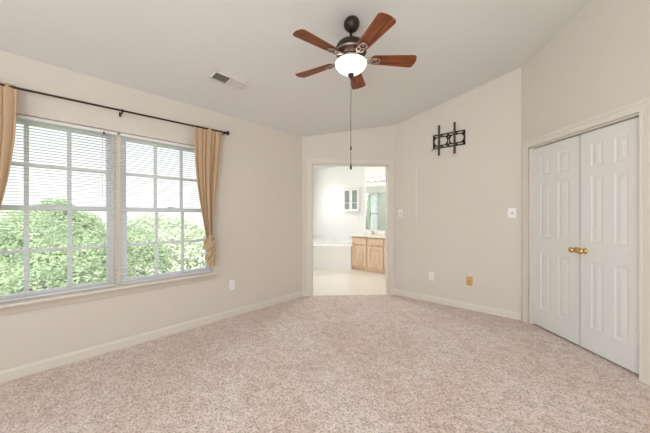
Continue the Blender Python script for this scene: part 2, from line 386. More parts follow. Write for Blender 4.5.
# ------------------------------------------------------------------ closet doors
def panel_door(name, label, mx, w, h, th, knob_a, z0=.018):
    """six raised panels; local a from 0 to w, front face at local y=0"""
    root = thing(name, label, 'door', mx.translation, 0)
    root.matrix_world = mx; tag(root, kind='structure')
    st, ms = .098, .088; pw = (w - 2 * st - ms) / 2
    cols = [(st, st + pw), (st + pw + ms, w - st)]; rows = [(.22, .815), (.985, 1.575), (1.665, 1.872)]
    xs = sorted({0, w, *[v for c in cols for v in c]}); zs = sorted({z0, h, *[v for r in rows for v in r]})
    bm = B()
    for i in range(len(xs) - 1):
        for j in range(len(zs) - 1):
            x0, x1, a, b = xs[i], xs[i + 1], zs[j], zs[j + 1]
            pan = (x0, x1) in cols and (a, b) in rows
            def q(l): bm.faces.new([bm.verts.new(v) for v in l])
            if not pan: q([(x0, 0, a), (x1, 0, a), (x1, 0, b), (x0, 0, b)])
            else:
                rings = []
                for ins, dep in ((0, 0), (.006, -.003), (.014, -.0055), (.022, -.0055), (.045, -.0012), (.05, -.001)):
                    rings.append([(x0 + ins, dep, a + ins), (x1 - ins, dep, a + ins), (x1 - ins, dep, b - ins), (x0 + ins, dep, b - ins)])
                for r, s in zip(rings, rings[1:]):
                    for k_ in range(4): q([r[k_], r[(k_ + 1) % 4], s[(k_ + 1) % 4], s[k_]])
                q(rings[-1])
    f = lambda l: bm.faces.new([bm.verts.new(v) for v in l])
    f([(0, -th, z0), (0, -th, h), (w, -th, h), (w, -th, z0)]); f([(0, 0, z0), (0, 0, h), (0, -th, h), (0, -th, z0)])
    f([(w, 0, z0), (w, -th, z0), (w, -th, h), (w, 0, h)]); f([(0, 0, h), (w, 0, h), (w, -th, h), (0, -th, h)]); f([(0, 0, z0), (0, -th, z0), (w, -th, z0), (w, 0, z0)])
    bmesh.ops.remove_doubles(bm, verts=bm.verts, dist=.0003)
    obj('door_slab', bm, 'door', root)
    kb = B(); my = Matrix.Translation((knob_a, 0, .905)) @ Matrix.Rotation(R(-90), 4, 'X')
    lathe(kb, [(.001, 0), (.027, 0), (.027, .003), (.022, .007), (.012, .010), (.010, .026), (.014, .030), (.023, .036), (.0275, .046), (.026, .056), (.018, .063), (.001, .065)], n=24, mx=my)
    obj('door_knob', kb, 'brass', root, smooth=True, label='round polished brass knob')
    for z in (.25, 1.0, 1.75):
        hb = B(); a_ = -.001 if knob_a > w / 2 else w + .001
        tube(hb, [(a_, .004, z - .04), (a_, .004, z + .04)], .005, 8); obj('hinge', hb, 'trim', root, smooth=True)
    return root
rec = -.035
m1 = mxC @ Matrix.Translation((CO0 + .015, rec, 0)); w1 = SEAM - .007 - CO0 - .015
panel_door('door_1', 'white six-panel closet door on the left of the pair, brass knob at its right edge', m1, w1, COH - .022, .034, w1 - .03)
m2 = mxC @ Matrix.Translation((SEAM + .007, rec, 0)); w2 = CO1 - .015 - SEAM - .007
panel_door('door_2', 'white six-panel closet door on the right of the pair, brass knob at its left edge', m2, w2, COH - .022, .034, .045)

# ------------------------------------------------------------------ bedroom window (two double-hung units)
GX = -.115
def window_unit(name, y0, y1):
    root = bpy.data.objects.new(name, None); COL.objects.link(root); root.location = (GX, (y0 + y1) / 2, WZ0); tag(root, kind='structure')
    off = -root.location
    mx = Matrix.Translation(off)
    z0, z1, mid = WZ0 + .01, WZ1 - .002, 1.288
    def part(nm, boxes, m, parent, bev=.002):
        b = B()
        for q in boxes: box(b, *q)
        for v in b.verts: v.co = v.co + off
        return obj(nm, b, m, parent, bev=bev)
    part('window_frame', [(GX - .045, GX + .035, y0, y0 + .022, z0, z1), (GX - .045, GX + .035, y1 - .022, y1, z0, z1),
                          (GX - .045, GX + .035, y0 + .022, y1 - .022, z1 - .022, z1), (GX - .045, GX + .035, y0 + .022, y1 - .022, z0, z0 + .014)], 'vinyl', root)
    gy0, gy1 = y0 + .022, y1 - .022
    for nm, xa, zb, zt, s in (('upper_sash', GX - .035, mid - .02, z1 - .022, .02), ('lower_sash', GX, z0 + .014, mid + .022, .03)):
        xb = xa + .03
        sb = .035 if nm == 'lower_sash' else .035
        sa = part(nm, [(xa, xb, gy0, gy0 + .03, zb, zt), (xa, xb, gy1 - .03, gy1, zb, zt), (xa, xb, gy0 + .03, gy1 - .03, zb, zb + sb), (xa, xb, gy0 + .03, gy1 - .03, zt - .036 if nm == 'lower_sash' else zt - .02, zt)], 'vinyl', root)
        ga, gb, gc, gd = gy0 + .03, gy1 - .03, zb + sb, zt - (.036 if nm == 'lower_sash' else .02)
        mu = []
        for i in (1, 2):
            yy = ga + (gb - ga) * i / 3; mu.append((xa + .008, xa + .022, yy - .015, yy + .015, gc, gd))
        zz = (gc + gd) / 2; mu.append((xa + .009, xa + .021, ga, gb, zz - .013, zz + .013))
        part('muntins', mu, 'vinyl', sa, bev=0)
        part('pane', [(xa + .013, xa + .017, ga, gb, gc, gd)], 'glass', sa, bev=0)
    lk = B(); box(lk, GX + .03, GX + .05, (y0 + y1) / 2 - .03, (y0 + y1) / 2 + .03, mid + .022, mid + .034)
    for v in lk.verts: v.co += off
    obj('sash_lock', lk, 'vinyl', root, bev=.003)
MY = .667
window_unit('window_1', WY0 + .004, MY - .026); window_unit('window_2', MY + .026, WY1 - .004)
bm = B(); box(bm, GX - .045, GX + .05, MY - .026, MY + .026, WZ0 + .01, WZ1 - .001); struct('trim_mullion', bm, 'wall', bev=.002)
# stool (inner sill) and apron
bm = B()
prof = [(-.16, .574), (-.16, WZ0 + .001), (0.001, WZ0 + .001), (.001, .552), (.048, .552), (.054, .558), (.056, .566), (.052, .574), (-.05, .578)]
for yA, yB, pr in ((WY0 + .002, WY1 - .002, [(-.16, .574), (-.16, WZ0 + .001), (.002, WZ0 + .001), (.002, .577), (-.05, .578)]),
                   (WY0 - .045, WY1 + .045, [(.0005, .577), (.0005, .552), (.048, .552), (.054, .558), (.056, .566), (.052, .575)])):
    a = [bm.verts.new((x, yA, z)) for x, z in pr]; b = [bm.verts.new((x, yB, z)) for x, z in pr]
    bm.faces.new(a); bm.faces.new(b)
    for i in range(len(pr)):
        j = (i + 1) % len(pr); bm.faces.new((a[i], a[j], b[j], b[i]))
struct('trim_window_sill', bm, 'trim')
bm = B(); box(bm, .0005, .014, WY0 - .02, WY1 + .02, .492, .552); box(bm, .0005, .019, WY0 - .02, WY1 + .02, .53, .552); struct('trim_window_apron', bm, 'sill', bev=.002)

# ------------------------------------------------------------------ venetian blinds
def blind(label, y0, y1):
    root = thing('venetian_blind', label, 'blind', (-.045, (y0 + y1) / 2, WZ1), 0, 'white blinds in the bedroom window')
    h = (y1 - y0) / 2
    b = B(); box(b, -.018, .018, -h, h, -.03, -.003); obj('headrail', b, 'slat', root, bev=.003)
    b = B(); z = -.048; zb = -(WZ1 - .587); tilt = R(-5); k_ = 0
    while z > zb + .01:
        rows = []
        for s in (-1, -.35, .35, 1):
            x = s * .0125; lift = .0016 * (1 - s * s)
            X = x * math.cos(tilt) - lift * math.sin(tilt); Z = x * math.sin(tilt) * -1 + lift * math.cos(tilt)
            rows.append([b.verts.new((X, -h + .004, z + Z)), b.verts.new((X, h - .004, z + Z))])
        for r, q in zip(rows, rows[1:]): b.faces.new((r[0], r[1], q[1], q[0]))
        z -= .0228
    sl = obj('slats', b, 'slat', root, smooth=True)
    sm = sl.modifiers.new('thickness', 'SOLIDIFY'); sm.thickness = .0008
    b = B(); box(b, -.011, .011, -h + .003, h - .003, zb - .006, zb + .006); obj('bottom_rail', b, 'slat', root, bev=.002)
    for yy in (-h + .12, 0, h - .12):
        b = B()
        for x in (-.0135, .0135): tube(b, [(x, yy, -.03), (x, yy, zb)], .0007, 5)
        obj('ladder_cord', b, 'slat', root)
    b = B(); tube(b, [(.02, h - .11, -.025), (.022, h - .11, -.62)], .0028, 6); obj('tilt_wand', b, 'slat', root, smooth=True)
    b = B(); lathe(b, [(.003, 0), (.006, -.004), (.006, -.02), (.003, -.024)], (.021, h - .10, -.022), 10); obj('wand_hook', b, 'brown', root, smooth=True)
blind('white horizontal blind over the left window unit, greener trees behind it', WY0 + .008, MY - .012)
blind('white horizontal blind over the right window unit, beside the knotted curtain', MY + .012, WY1 - .008)

# ------------------------------------------------------------------ curtain rod and curtains
RX, RZ = .09, 2.19
rod = thing('curtain_rod', 'thin dark metal curtain rod with ball finial above the window', 'curtain rod', (0, .67, RZ))
b = B(); tube(b, [(RX, -1.06, -.036), (RX, 1.02, .008)], .0085, 12); obj('rod', b, 'rod', rod, smooth=True)
for s, zz in ((-1, -.036), (1, .008)):
    b = B(); ball(b, (RX, s * 1.025 + (0 if s > 0 else -.05), zz), .024, 16); tube(b, [(RX, s * .99 + (0 if s > 0 else -.05), zz), (RX, s * 1.012 + (0 if s > 0 else -.05), zz)], .012, 10); obj('finial', b, 'rod', rod, smooth=True)
for yy, zz in ((-.93, -.033), (0, -.0135), (.985, .007)):
    b = B(); tube(b, [(.004, yy, zz - .018), (RX - .02, yy, zz - .018), (RX, yy, zz - .010)], .005, 8)
    box(b, 0, .006, yy - .009, yy + .009, zz - .034, zz + .008); tube(b, [(RX, yy - .007, zz), (RX, yy + .007, zz)], .0125, 12)
    tube(b, [(RX, yy, zz - .01), (RX, yy, zz - .028)], .004, 8)
    obj('bracket', b, 'rod', rod, smooth=False)

def curtain(label, yc_top, w_top, yc_knot, zk, lean):
    root = thing('curtain', label, 'curtain', (RX, yc_top, RZ - (.030 if lean < 0 else 0)), 0, 'tan curtains knotted beside the window')
    npl, NS, NR = 6, 200, 60
    zt = .018; rng = random.Random(int(abs(yc_knot) * 1000) + 3)
    ph = [rng.uniform(0, 6.28) for _ in range(6)]
    def sheet(rows):
        bm_ = B(); g = []
        for (z, yc, w, dep, n_, kk) in rows:
            r = []
            for i in range(NS + 1):
                s = i / NS
                a = 2 * PI * n_ * (s + .018 * math.sin(2 * PI * s * 3 + ph[0]) + .01 * math.sin(2 * PI * s * 7 + ph[1]))
                x = dep * (math.sin(a + .7 * math.sin(a * .43 + ph[5] + kk)) + .25 * math.sin(2 * a + ph[2] + kk) + .6 * math.sin(a * .37 + ph[3] + .6 * kk))
                y = yc + w * (s - .5) + .25 * w / n_ * math.sin(2 * a + ph[4]) * .5
                cap = math.sin(PI * min(1, max(0, s))) ** .5
                r.append(bm_.verts.new((x * (.55 + .45 * cap), y, z)))
            g.append(r)
        for p_, q_ in zip(g, g[1:]):
            for i in range(NS): bm_.faces.new((p_[i], p_[i + 1], q_[i + 1], q_[i]))
        return bm_
    rows = []
    zk_l = zk - RZ
    for j in range(NR + 1):
        t = j / NR; z = zt + (zk_l - zt) * t
        e = t ** 1.5
        yc = (yc_knot - yc_top) * (t ** 1.3) - lean * .022 * math.sin(PI * t)
        w = w_top * (1 - e) + .07 * e
        if t < .03: dep = .007
        elif t < .3: dep = .008 + .006 * (t - .03) / .27
        else: dep = .014 + .006 * math.sin((t - .3) * 2.2)
        rows.append((z, yc, w, dep, npl, t * 1.2))
    o = obj('cloth', sheet(rows), 'curtain', root, smooth=True)
    m_ = o.modifiers.new('thickness', 'SOLIDIFY'); m_.thickness = .002
    ky = yc_knot - yc_top
    # knot: folded strands wrapping round each other, and the short tail hanging below
    b_ = B()
    def strand(pts, rads, n_=18, folds=5, amp=.18):
        P_ = [Vector(p_) for p_ in pts]; out = []
        N = 26
        for i in range(N + 1):
            u = i / N * (len(P_) - 1); i0 = min(int(u), len(P_) - 2); f_ = u - i0
            a0, a1, a2, a3 = P_[max(i0 - 1, 0)], P_[i0], P_[i0 + 1], P_[min(i0 + 2, len(P_) - 1)]
            c_ = .5 * ((2 * a1) + (a2 - a0) * f_ + (2 * a0 - 5 * a1 + 4 * a2 - a3) * f_ ** 2 + (3 * a1 - a0 - 3 * a2 + a3) * f_ ** 3)
            out.append((c_, rads[i0] * (1 - f_) + rads[i0 + 1] * f_))
        up = None; rings = []
        n_ = 30
        for i, (c_, r_) in enumerate(out):
            d = (out[min(i + 1, N)][0] - out[max(i - 1, 0)][0]).normalized()
            if up is None: up = d.orthogonal().normalized()
            up = (up - d * up.dot(d)).normalized(); s_ = d.cross(up)
            rings.append([b_.verts.new(c_ + r_ * (1 + amp * math.sin(folds * 2 * PI * k2 / n_ + i * .12)) * (up * math.cos(2 * PI * k2 / n_) + s_ * math.sin(2 * PI * k2 / n_))) for k2 in range(n_)])
        for p_, q_ in zip(rings, rings[1:]):
            for i in range(n_): b_.faces.new((p_[i], p_[(i + 1) % n_], q_[(i + 1) % n_], q_[i]))
        b_.faces.new(rings[0]); b_.faces.new(rings[-1])
    L = lean; K = zk_l
    strand([(0, ky + .005 * L, K + .05), (.012, ky, K + .01), (.02, ky - .02 * L, K - .05), (.0, ky + .01 * L, K - .10), (-.012, ky + .0, K - .13)], [.024, .030, .034, .032, .02])
    strand([(-.03, ky + .03 * L, K - .005), (.02, ky + .035 * L, K - .025), (.052, ky - .005 * L, K - .06), (.03, ky - .045 * L, K - .085), (-.02, ky - .03 * L, K - .085)], [.02, .026, .03, .027, .02])
    strand([(-.02, ky - .035 * L, K - .02), (.02, ky - .048 * L, K - .06), (.045, ky - .02 * L, K - .10), (.04, ky + .025 * L, K - .125), (-.01, ky + .035 * L, K - .11)], [.018, .024, .026, .026, .02])
    strand([(.02, ky + .0 * L, K - .10), (.03, ky - .012 * L, K - .15), (.02, ky - .035 * L, K - .19), (.005, ky - .03 * L, K - .225)], [.022, .026, .024, .012])
    strand([(.02, ky + .02 * L, K - .10), (.02, ky + .03 * L, K - .17), (.015, ky + .025 * L, K - .24), (.01, ky + .03 * L, K - .30)], [.022, .027, .028, .022], folds=6)
    strand([(.0, ky, K - .10), (-.005, ky + .01 * L, K - .17), (-.005, ky + .002 * L, K - .24), (-.005, ky + .0, K - .29)], [.022, .025, .022, .012], folds=6)
    obj('knot', b_, 'curtain', root, smooth=True, label='cloth tied in a loose knot with a short tail')
curtain('tan curtain at the right end of the rod, tied in a knot above the sill', 1.472, .315, 1.478, .965, 1)
curtain('tan curtain hanging at the left end of the rod, cut off by the photo edge', -.148, .345, -.165, .965, -1)

# ------------------------------------------------------------------ ceiling vent
vc = Vector((.597, 1.425)); ang = math.atan(SL)
vx = Matrix.Translation((vc.x, vc.y, 2.44 + SL * vc.x)) @ Matrix.Rotation(-ang, 4, 'Y') @ Matrix.Rotation(R(2), 4, 'Z')
vent = thing('ceiling_vent', 'rectangular white ceiling air register with two banks of louvres', 'vent'); vent.matrix_world = vx
b = B(); hx, hy = .082, .185
for q in ((-hx, -hx + .022, -hy, hy), (hx - .022, hx, -hy, hy), (-hx, hx, -hy, -hy + .022), (-hx, hx, hy - .022, hy)): box(b, q[0], q[1], q[2], q[3], -.006, 0)
obj('frame', b, 'vent', vent, bev=.002)
b = B()
for q in ((-hx + .02, -hx + .026, -hy + .02, hy - .02), (hx - .026, hx - .02, -hy + .02, hy - .02), (-hx + .02, hx - .02, -hy + .02, -hy + .026), (-hx + .02, hx - .02, hy - .026, hy - .02), (-hx + .02, hx - .02, -.004, .004)): box(b, q[0], q[1], q[2], q[3], -.022, -.004)
obj('collar', b, 'vent', vent)
b = B(); box(b, -hx + .02, hx - .02, -hy + .02, hy - .02, -.0012, -.0004); obj('duct_opening', b, 'ventdark', vent, label='dark duct behind the louvres')
for nm, s in (('louvre_bank', -1), ('louvre_bank', 1)):  # the two banks throw air apart
    b = B()
    for i in range(9):
        y = s * (.012 + i * .0165)
        m_ = Matrix.Translation((0, y, -.012)) @ Matrix.Rotation(R(-42 * s), 4, 'X')
        box(b, -hx + .024, hx - .024, -.008, .008, -.0006, .0006, m_)
    obj(nm, b, 'vent', vent)
b = B(); tube(b, [(0, hy - .03, -.012), (.0, hy - .02, -.034)], .003, 6); obj('damper_lever', b, 'vent', vent)

# ------------------------------------------------------------------ ceiling fan
FX, FY, BZ = 1.788, 1.832, 2.490
fan = thing('ceiling_fan', 'five-blade ceiling fan with reddish wood blades, dark bronze motor and lit glass bowl', 'ceiling fan', (FX, FY, 2.44 + SL * FX))
fz = lambda z: z - (2.44 + SL * FX)
b = B(); tilt = Matrix.Translation((0, 0, 0)) @ Matrix.Rotation(-ang, 4, 'Y')
lathe(b, [(.001, .0), (.040, .0), (.056, -.012), (.064, -.030), (.064, -.048), (.055, -.070), (.040, -.088), (.026, -.100), (.001, -.103)], n=36, mx=tilt)
obj('canopy', b, 'bronze', fan, smooth=True)
b = B(); tube(b, [(0, 0, fz(2.73)), (0, 0, fz(2.63))], .011, 14); lathe(b, [(.011, fz(2.665)), (.021, fz(2.655)), (.023, fz(2.64)), (.03, fz(2.625))], n=20); obj('downrod', b, 'bronze', fan, smooth=True)
b = B(); lathe(b, [(.001, 2.640), (.035, 2.638), (.075, 2.630), (.105, 2.610), (.120, 2.585), (.123, 2.560), (.122, 2.535), (.112, 2.522), (.098, 2.517), (.094, 2.510), (.001, 2.508)], c=(0, 0, fz(0)), n=48); obj('motor_housing', b, 'bronze', fan, smooth=True)
b = B(); lathe(b, [(.120, 2.553), (.126, 2.550), (.127, 2.541), (.122, 2.537)], c=(0, 0, fz(0)), n=48, caps=False); obj('motor_band', b, 'iron', fan, smooth=True, label='lighter metal band round the motor')
b = B(); lathe(b, [(.001, 2.512), (.080, 2.510), (.086, 2.500), (.086, 2.482), (.078, 2.466), (.072, 2.462), (.001, 2.462)], c=(0, 0, fz(0)), n=40); obj('switch_housing', b, 'iron', fan, smooth=True)
for k_ in range(5):
    a = R(46 + 72 * k_)
    mz = Matrix.Translation((0, 0, fz(BZ))) @ Matrix.Rotation(a, 4, 'Z')
    pitch = Matrix.Rotation(R(-11), 4, 'X')
    # blade outline
    L0, L1, w0, w1 = .165, .528, .048, .068
    out = []
    for i in range(9):
        t = i / 8 * PI / 2; out.append((L0 + .02 - .02 * math.cos(PI / 2 - t) if False else L0 + .02 * (1 - math.sin(t)), -(w0 - .02) - .02 * math.cos(PI / 2 - (PI / 2 - t)) if False else -(w0 - .02 + .02 * math.cos(t))))
    out = [(L0, -(w0 - .02)), (L0 + .006, -(w0 - .007)), (L0 + .02, -w0)]
    for i in range(7):
        t = -PI / 2 + i / 6 * PI / 2; out.append((L1 - .03 + .03 * math.cos(t), -(w1 - .03) + .03 * math.sin(t)))
    for i in range(1, 4): out.append((L1 + .006 * math.sin(PI * i / 4), -(w1 - .03) + 2 * (w1 - .03) * i / 4))
    for i in range(7):
        t = i / 6 * PI / 2; out.append((L1 - .03 + .03 * math.cos(t), (w1 - .03) + .03 * math.sin(t)))
    out += [(L0 + .02, w0), (L0 + .006, w0 - .007), (L0, w0 - .02)]
    b = B(); prism(b, out, -.003, .003)
    bl = obj('blade', b, 'blade', fan, bev=.0012, mx=mz @ pitch)
    # blade iron: arm from the motor to a ring medallion under the blade
    b = B()
    tube(b, [(.07, 0, .016), (.105, 0, .006), (.135, 0, -.006), (.176, 0, -.008)], [.010, .009, .008, .007], 10)
    for s in (-1, 1):
        tube(b, [(.118, 0, -.002), (.135, s * .02, -.006), (.155, s * .030, -.0065), (.182, s * .020, -.0075)], [.006, .0065, .006, .005], 8)
    ring = [(.205 + .030 * math.cos(2 * PI * i / 24), .027 * math.sin(2 * PI * i / 24), -.009) for i in range(25)]
    tube(b, ring, .0062, 8, caps=False)
    lathe(b, [(.001, -.0035), (.012, -.0035), (.011, -.007), (.004, -.009), (.001, -.0092)], (.205, 0, 0), 16)
    for v in b.verts: v.co = v.co
    obj('blade_iron', b, 'iron', bl, smooth=True, label='cast metal bracket with a ring medallion')
b = B(); lathe(b, [(.105, 2.465), (.120, 2.462), (.127, 2.452), (.123, 2.436), (.108, 2.415), (.088, 2.397), (.064, 2.381), (.038, 2.370), (.001, 2.367)], c=(0, 0, fz(0)), n=48, caps=False)
obj('light_bowl', b, 'bowl', fan, smooth=True, label='glowing white glass bowl')
b = B(); lathe(b, [(.001, 2.376), (.026, 2.373), (.027, 2.364), (.022, 2.352), (.012, 2.342), (.008, 2.334), (.001, 2.331)], c=(0, 0, fz(0)), n=20); obj('finial', b, 'bronze', fan, smooth=True)
b = B(); tube(b, [(.0, .0, fz(2.335)), (.0, .0, fz(1.64))], .0021, 6); pc = obj('pull_chain', b, 'black', fan)
b = B(); lathe(b, [(.002, 1.790), (.0065, 1.783), (.0065, 1.760), (.002, 1.753)], c=(0, 0, fz(0)), n=12); obj('chain_connector', b, 'bronze', pc, smooth=True)
b = B(); lathe(b, [(.002, 1.645), (.005, 1.638), (.008, 1.622), (.008, 1.607), (.005, 1.598), (.001, 1.596)], c=(0, 0, fz(0)), n=14); obj('pull_weight', b, 'black', pc, smooth=True)

# ------------------------------------------------------------------ television wall mount
mt = thing('television_mount', 'black metal television bracket with two upright arms, screwed high on the wall', 'wall mount', (1.822, 4.02, 2.272), 0)
b = B()    # local: x along wall, -y out of the wall
X0, X1, Z0, Z1 = -.212, .212, -.100, .098
for q in ((X0, X1, Z1 - .016, Z1), (X0, X1, Z0, Z0 + .016), (X0, X1, Z1 - .046, Z1 - .034), (X0, X1, Z0 + .034, Z0 + .046), (X0, X0 + .02, Z0, Z1), (X1 - .02, X1, Z0, Z1)):
    box(b, q[0], q[1], -.014, -.001, q[2], q[3])
for x in (-.212, -.105, -.018, .09, .187): 
    box(b, x, x + .026, -.014, -.001, Z1 - .036, Z1 - .014); box(b, x, x + .026, -.014, -.001, Z0 + .014, Z0 + .036)
# web between the two oval holes and rounded corners of the holes
zi0, zi1 = Z0 + .040, Z1 - .040; hz = (zi1 - zi0) / 2
for cx, hw in ((-.105, .088), (.105, .088)):
    r_ = hz
    for sx in (-1, 1):
        for sz in (-1, 1):
            pts = [(cx + sx * (hw - r_ + r_ * math.sin(t)), sz * (r_ * math.cos(t))) for t in [i / 6 * PI / 2 for i in range(7)]]
            pts.append((cx + sx * (hw + .002), sz * (r_ + .002))) 
            f0 = [b.verts.new((x, -.014, z - .001)) for x, z in pts]; f1 = [b.verts.new((x, -.001, z - .001)) for x, z in pts]
            b.faces.new(f0); b.faces.new(f1)
            for i in range(len(pts)):
                j = (i + 1) % len(pts); b.faces.new((f0[i], f0[j], f1[j], f1[i]))
box(b, -.018, -.008, -.014, -.001, zi0, zi1); box(b, .008, .018, -.014, -.001, zi0, zi1); box(b, -.018, .018, -.014, -.001, .012, .03)
obj('wall_plate', b, 'black', mt)
for x in (-.121, .086):
    b = B(); zc = .006
    box(b, x - .011, x + .011, -.043, -.040, zc - .211, zc + .211); box(b, x - .011, x - .008, -.040, -.022, zc - .211, zc + .211); box(b, x + .008, x + .011, -.040, -.022, zc - .211, zc + .211)
    box(b, x - .009, x + .009, -.040, -.014, .070, .097); box(b, x - .009, x + .009, -.040, -.014, -.098, -.07)
    obj('upright_arm', b, 'brown', mt)
b = B(); tube(b, [(-.225, -.03, -.112), (-.15, -.03, -.085), (-.10, -.03, -.083)], .006, 8); tube(b, [(-.15, -.03, -.085), (-.15, -.012, -.085)], .005, 8); obj('locking_bar', b, 'iron', mt, smooth=True)

# ------------------------------------------------------------------ raceway, switches, outlets
rw = B(); box(rw, 1.354, 1.382, 4.02 - .018, 4.0197, 1.14, 1.94)
tag(obj('cable_raceway', rw, 'door', bev=.003), 'narrow white vertical cable cover strip on the wall beside the doorway', 'cable cover')
def plate(name, label, cat, mx, a, z, w, h, kind, m='plastic', group=None):
    root = thing(name, label, cat, group=group); root.matrix_world = mx @ Matrix.Translation((a, 0, z))
    b = B(); box(b, -w / 2, w / 2, .0003, .006, -h / 2, h / 2); obj('cover_plate', b, m, root, bev=.0025)
    if kind.startswith('switch'):
        xs = (0,) if kind == 'switch1' else (-.023, .023)
        for x in xs:
            b = B(); box(b, x - .006, x + .006, .006, .0075, -.013, .013); obj('toggle_slot', b, 'slot', root)
            b = B(); box(b, x - .0042, x + .0042, .006, .017, -.002, .007); obj('toggle', b, 'plastic', root, bev=.001)
    elif kind == 'outlet':
        for z_ in (-.02, .02):
            b = B(); lathe(b, [(.001, .0085), (.0155, .0085), (.017, .006), (.017, .004)], n=20, mx=Matrix.Translation((0, 0, z_)) @ Matrix.Rotation(R(-90), 4, 'X')); sk = obj('socket', b, m, root, bev=0)
            for x in (-.006, .006):
                b = B(); box(b, x - .0014, x + .0014, .008, .0092, z_ - .004, z_ + .006); obj('slot', b, 'slot', sk)
            b = B(); box(b, -.002, .002, .008, .0092, z_ - .011, z_ - .007); obj('slot', b, 'slot', sk)
    else:
        b = B(); lathe(b, [(.001, .014), (.004, .014), (.0045, .008), (.008, .008), (.008, .005)], n=14, mx=Matrix.Rotation(R(-90), 4, 'X')); obj('cable_jack', b, 'slot', root)
    for z_ in ((-.03, .03) if kind.startswith('switch') else (0,) if kind == 'outlet' else (-.042, .042)):
        b = B(); lathe(b, [(.001, .0075), (.003, .007), (.0035, .005)], n=10, mx=Matrix.Translation((0, 0, z_)) @ Matrix.Rotation(R(-90), 4, 'X')); obj('screw', b, m, root)
plate('light_switch', 'small white single toggle switch right beside the doorway trim', 'light switch', mxM, 1.10, 1.27, .072, .118, 'switch1')
plate('light_switch', 'white toggle switch with a wide cover plate near the closet trim', 'light switch', mxM, 2.556, 1.262, .086, .118, 'switch1')
plate('wall_outlet', 'white electrical outlet low on the wall below the television bracket, left of the brass plate', 'outlet', mxM, 1.583, .369, .074, .118, 'outlet')
plate('cable_outlet', 'small square-cornered brass cable plate low on the right-hand wall', 'outlet', mxM, 2.084, .374, .076, .118, 'jack', 'plate_brass')
plate('wall_outlet', 'white electrical outlet low on the window wall, right of the knotted curtain', 'outlet', mxL, 1.80, .382, .074, .118, 'outlet')

# ------------------------------------------------------------------ bathroom: tub, vanity, mirror, light, cabinet, shower
tub = thing('bathtub', 'white built-in corner tub with angled deck front, beyond the doorway', 'bathtub', (-1.5, 5.6, 0))
T = [(-.735, 5.19), (-.735, YK - .014), (-3.145, YK - .014), (-3.145, 4.05), (-1.87, 4.05)]
o_ = Vector((-1.5, 5.6)); TL = [(x - o_.x, y - o_.y) for x, y in T]
ex, ey = .36, .60; tcx, tcy = -.12, -.02; rot = R(45)
def deck_mesh():
    bm_ = B(); n = 40
    # boundary points sampled to the same angle as the inner oval
    def ray(th):
        best = None; d = Vector((math.cos(th), math.sin(th)))
        for i in range(len(TL)):
            p0 = Vector(TL[i]); e = Vector(TL[(i + 1) % len(TL)]) - p0; q = p0 - Vector((tcx, tcy))
            den = d.x * e.y - d.y * e.x
            if abs(den) < 1e-9: continue
            t = (q.x * e.y - q.y * e.x) / den; u = (q.x * d.y - q.y * d.x) / den
            if t > 0 and -1e-6 <= u <= 1 + 1e-6 and (best is None or t < best): best = t
        return Vector((tcx, tcy)) + d * best
    angs = sorted([2 * PI * i / n for i in range(n)] + [math.atan2(y - tcy, x - tcx) % (2 * PI) for x, y in TL])
    ov = lambda th, s: Vector((tcx, tcy)) + Matrix.Rotation(rot, 2) @ Vector((ey * s * math.cos(th - rot), ex * s * math.sin(th - rot)))
    def ring(fn, z): return [bm_.verts.new((*fn(t), z)) for t in angs]
    rings = [ring(ray, .0), ring(ray, .548), ring(lambda t: ov(t, 1.12), .55), ring(lambda t: ov(t, 1.10), .575), ring(lambda t: ov(t, 1.0), .578), ring(lambda t: ov(t, .96), .54), ring(lambda t: ov(t, .85), .20), ring(lambda t: ov(t, .70), .14)]
    for a_, b_ in zip(rings, rings[1:]):
        for i in range(len(angs)): j = (i + 1) % len(angs); bm_.faces.new((a_[i], a_[j], b_[j], b_[i]))
    bm_.faces.new(rings[-1])
    return bm_
obj('tub_body', deck_mesh(), 'acrylic', tub)
b = B(); tube(b, [(.42, .22, .55), (.42, .22, .66), (.38, .18, .70), (.30, .12, .69)], .013, 10)
for s in (-1, 1): lathe(b, [(.02, .55), (.018, .58), (.028, .60), (.024, .625), (.001, .63)], (.42 + s * .08, .22 - s * .08, 0), 14)
obj('tub_faucet', b, 'chrome', tub, smooth=True)

VX0, VX1, VY = -.722, .98, 5.2
van = thing('bathroom_vanity', 'light wood bathroom vanity cabinet with cream top seen through the doorway', 'vanity', (VX0, VY, 0))
VL = VX1 - VX0; VD = YM - VY - .002; H1 = .765
b = B(); box(b, 0, VL, .024, VD, .075, H1); box(b, .002, VL, .075, VD, 0.003, .08); obj('carcass', b, 'oak', van, bev=.002)
b = B(); box(b, .002, VL, .06, .072, .003, .075); box(b, -.001, .018, .02, VD, .003, .10); obj('toe_board', b, 'oak', van)
nb = 4; bw = VL / nb
def leaf_panel(nm, x0, x1, z0, z1, rail, par):
    b = B()
    xs = [x0, x0 + rail, x1 - rail, x1]; zs = [z0, z0 + rail, z1 - rail, z1]
    for q in ((xs[0], xs[1], z0, z1), (xs[2], xs[3], z0, z1), (xs[1], xs[2], z0, zs[1]), (xs[1], xs[2], zs[2], z1)): box(b, q[0], q[1], 0, .0195, q[2], q[3])
    box(b, xs[1], xs[2], .012, .0215, zs[1], zs[2])
    if zs[2] - zs[1] > .2: box(b, xs[1] + .022, xs[2] - .022, .004, .013, zs[1] + .022, zs[2] - .022)
    return obj(nm, b, 'oak', par, bev=.0025)
for i in range(nb):
    x0 = i * bw + .028; x1 = (i + 1) * bw - .028
    leaf_panel('cabinet_door', x0, x1, .125, .575, .055, van)
    b = B(); box(b, x0, x1, 0, .0195, .60, .74); box(b, x0 + .012, x1 - .012, -.004, 0, .612, .728); obj('drawer', b, 'oak', van, bev=.004)
b = B(); box(b, -.008, VL, -.02, VD, H1, H1 + .035); box(b, -.008, VL, VD - .02, VD, H1 + .035, H1 + .13); obj('countertop', b, 'counter', van, bev=.005, label='glossy cream counter with backsplash')
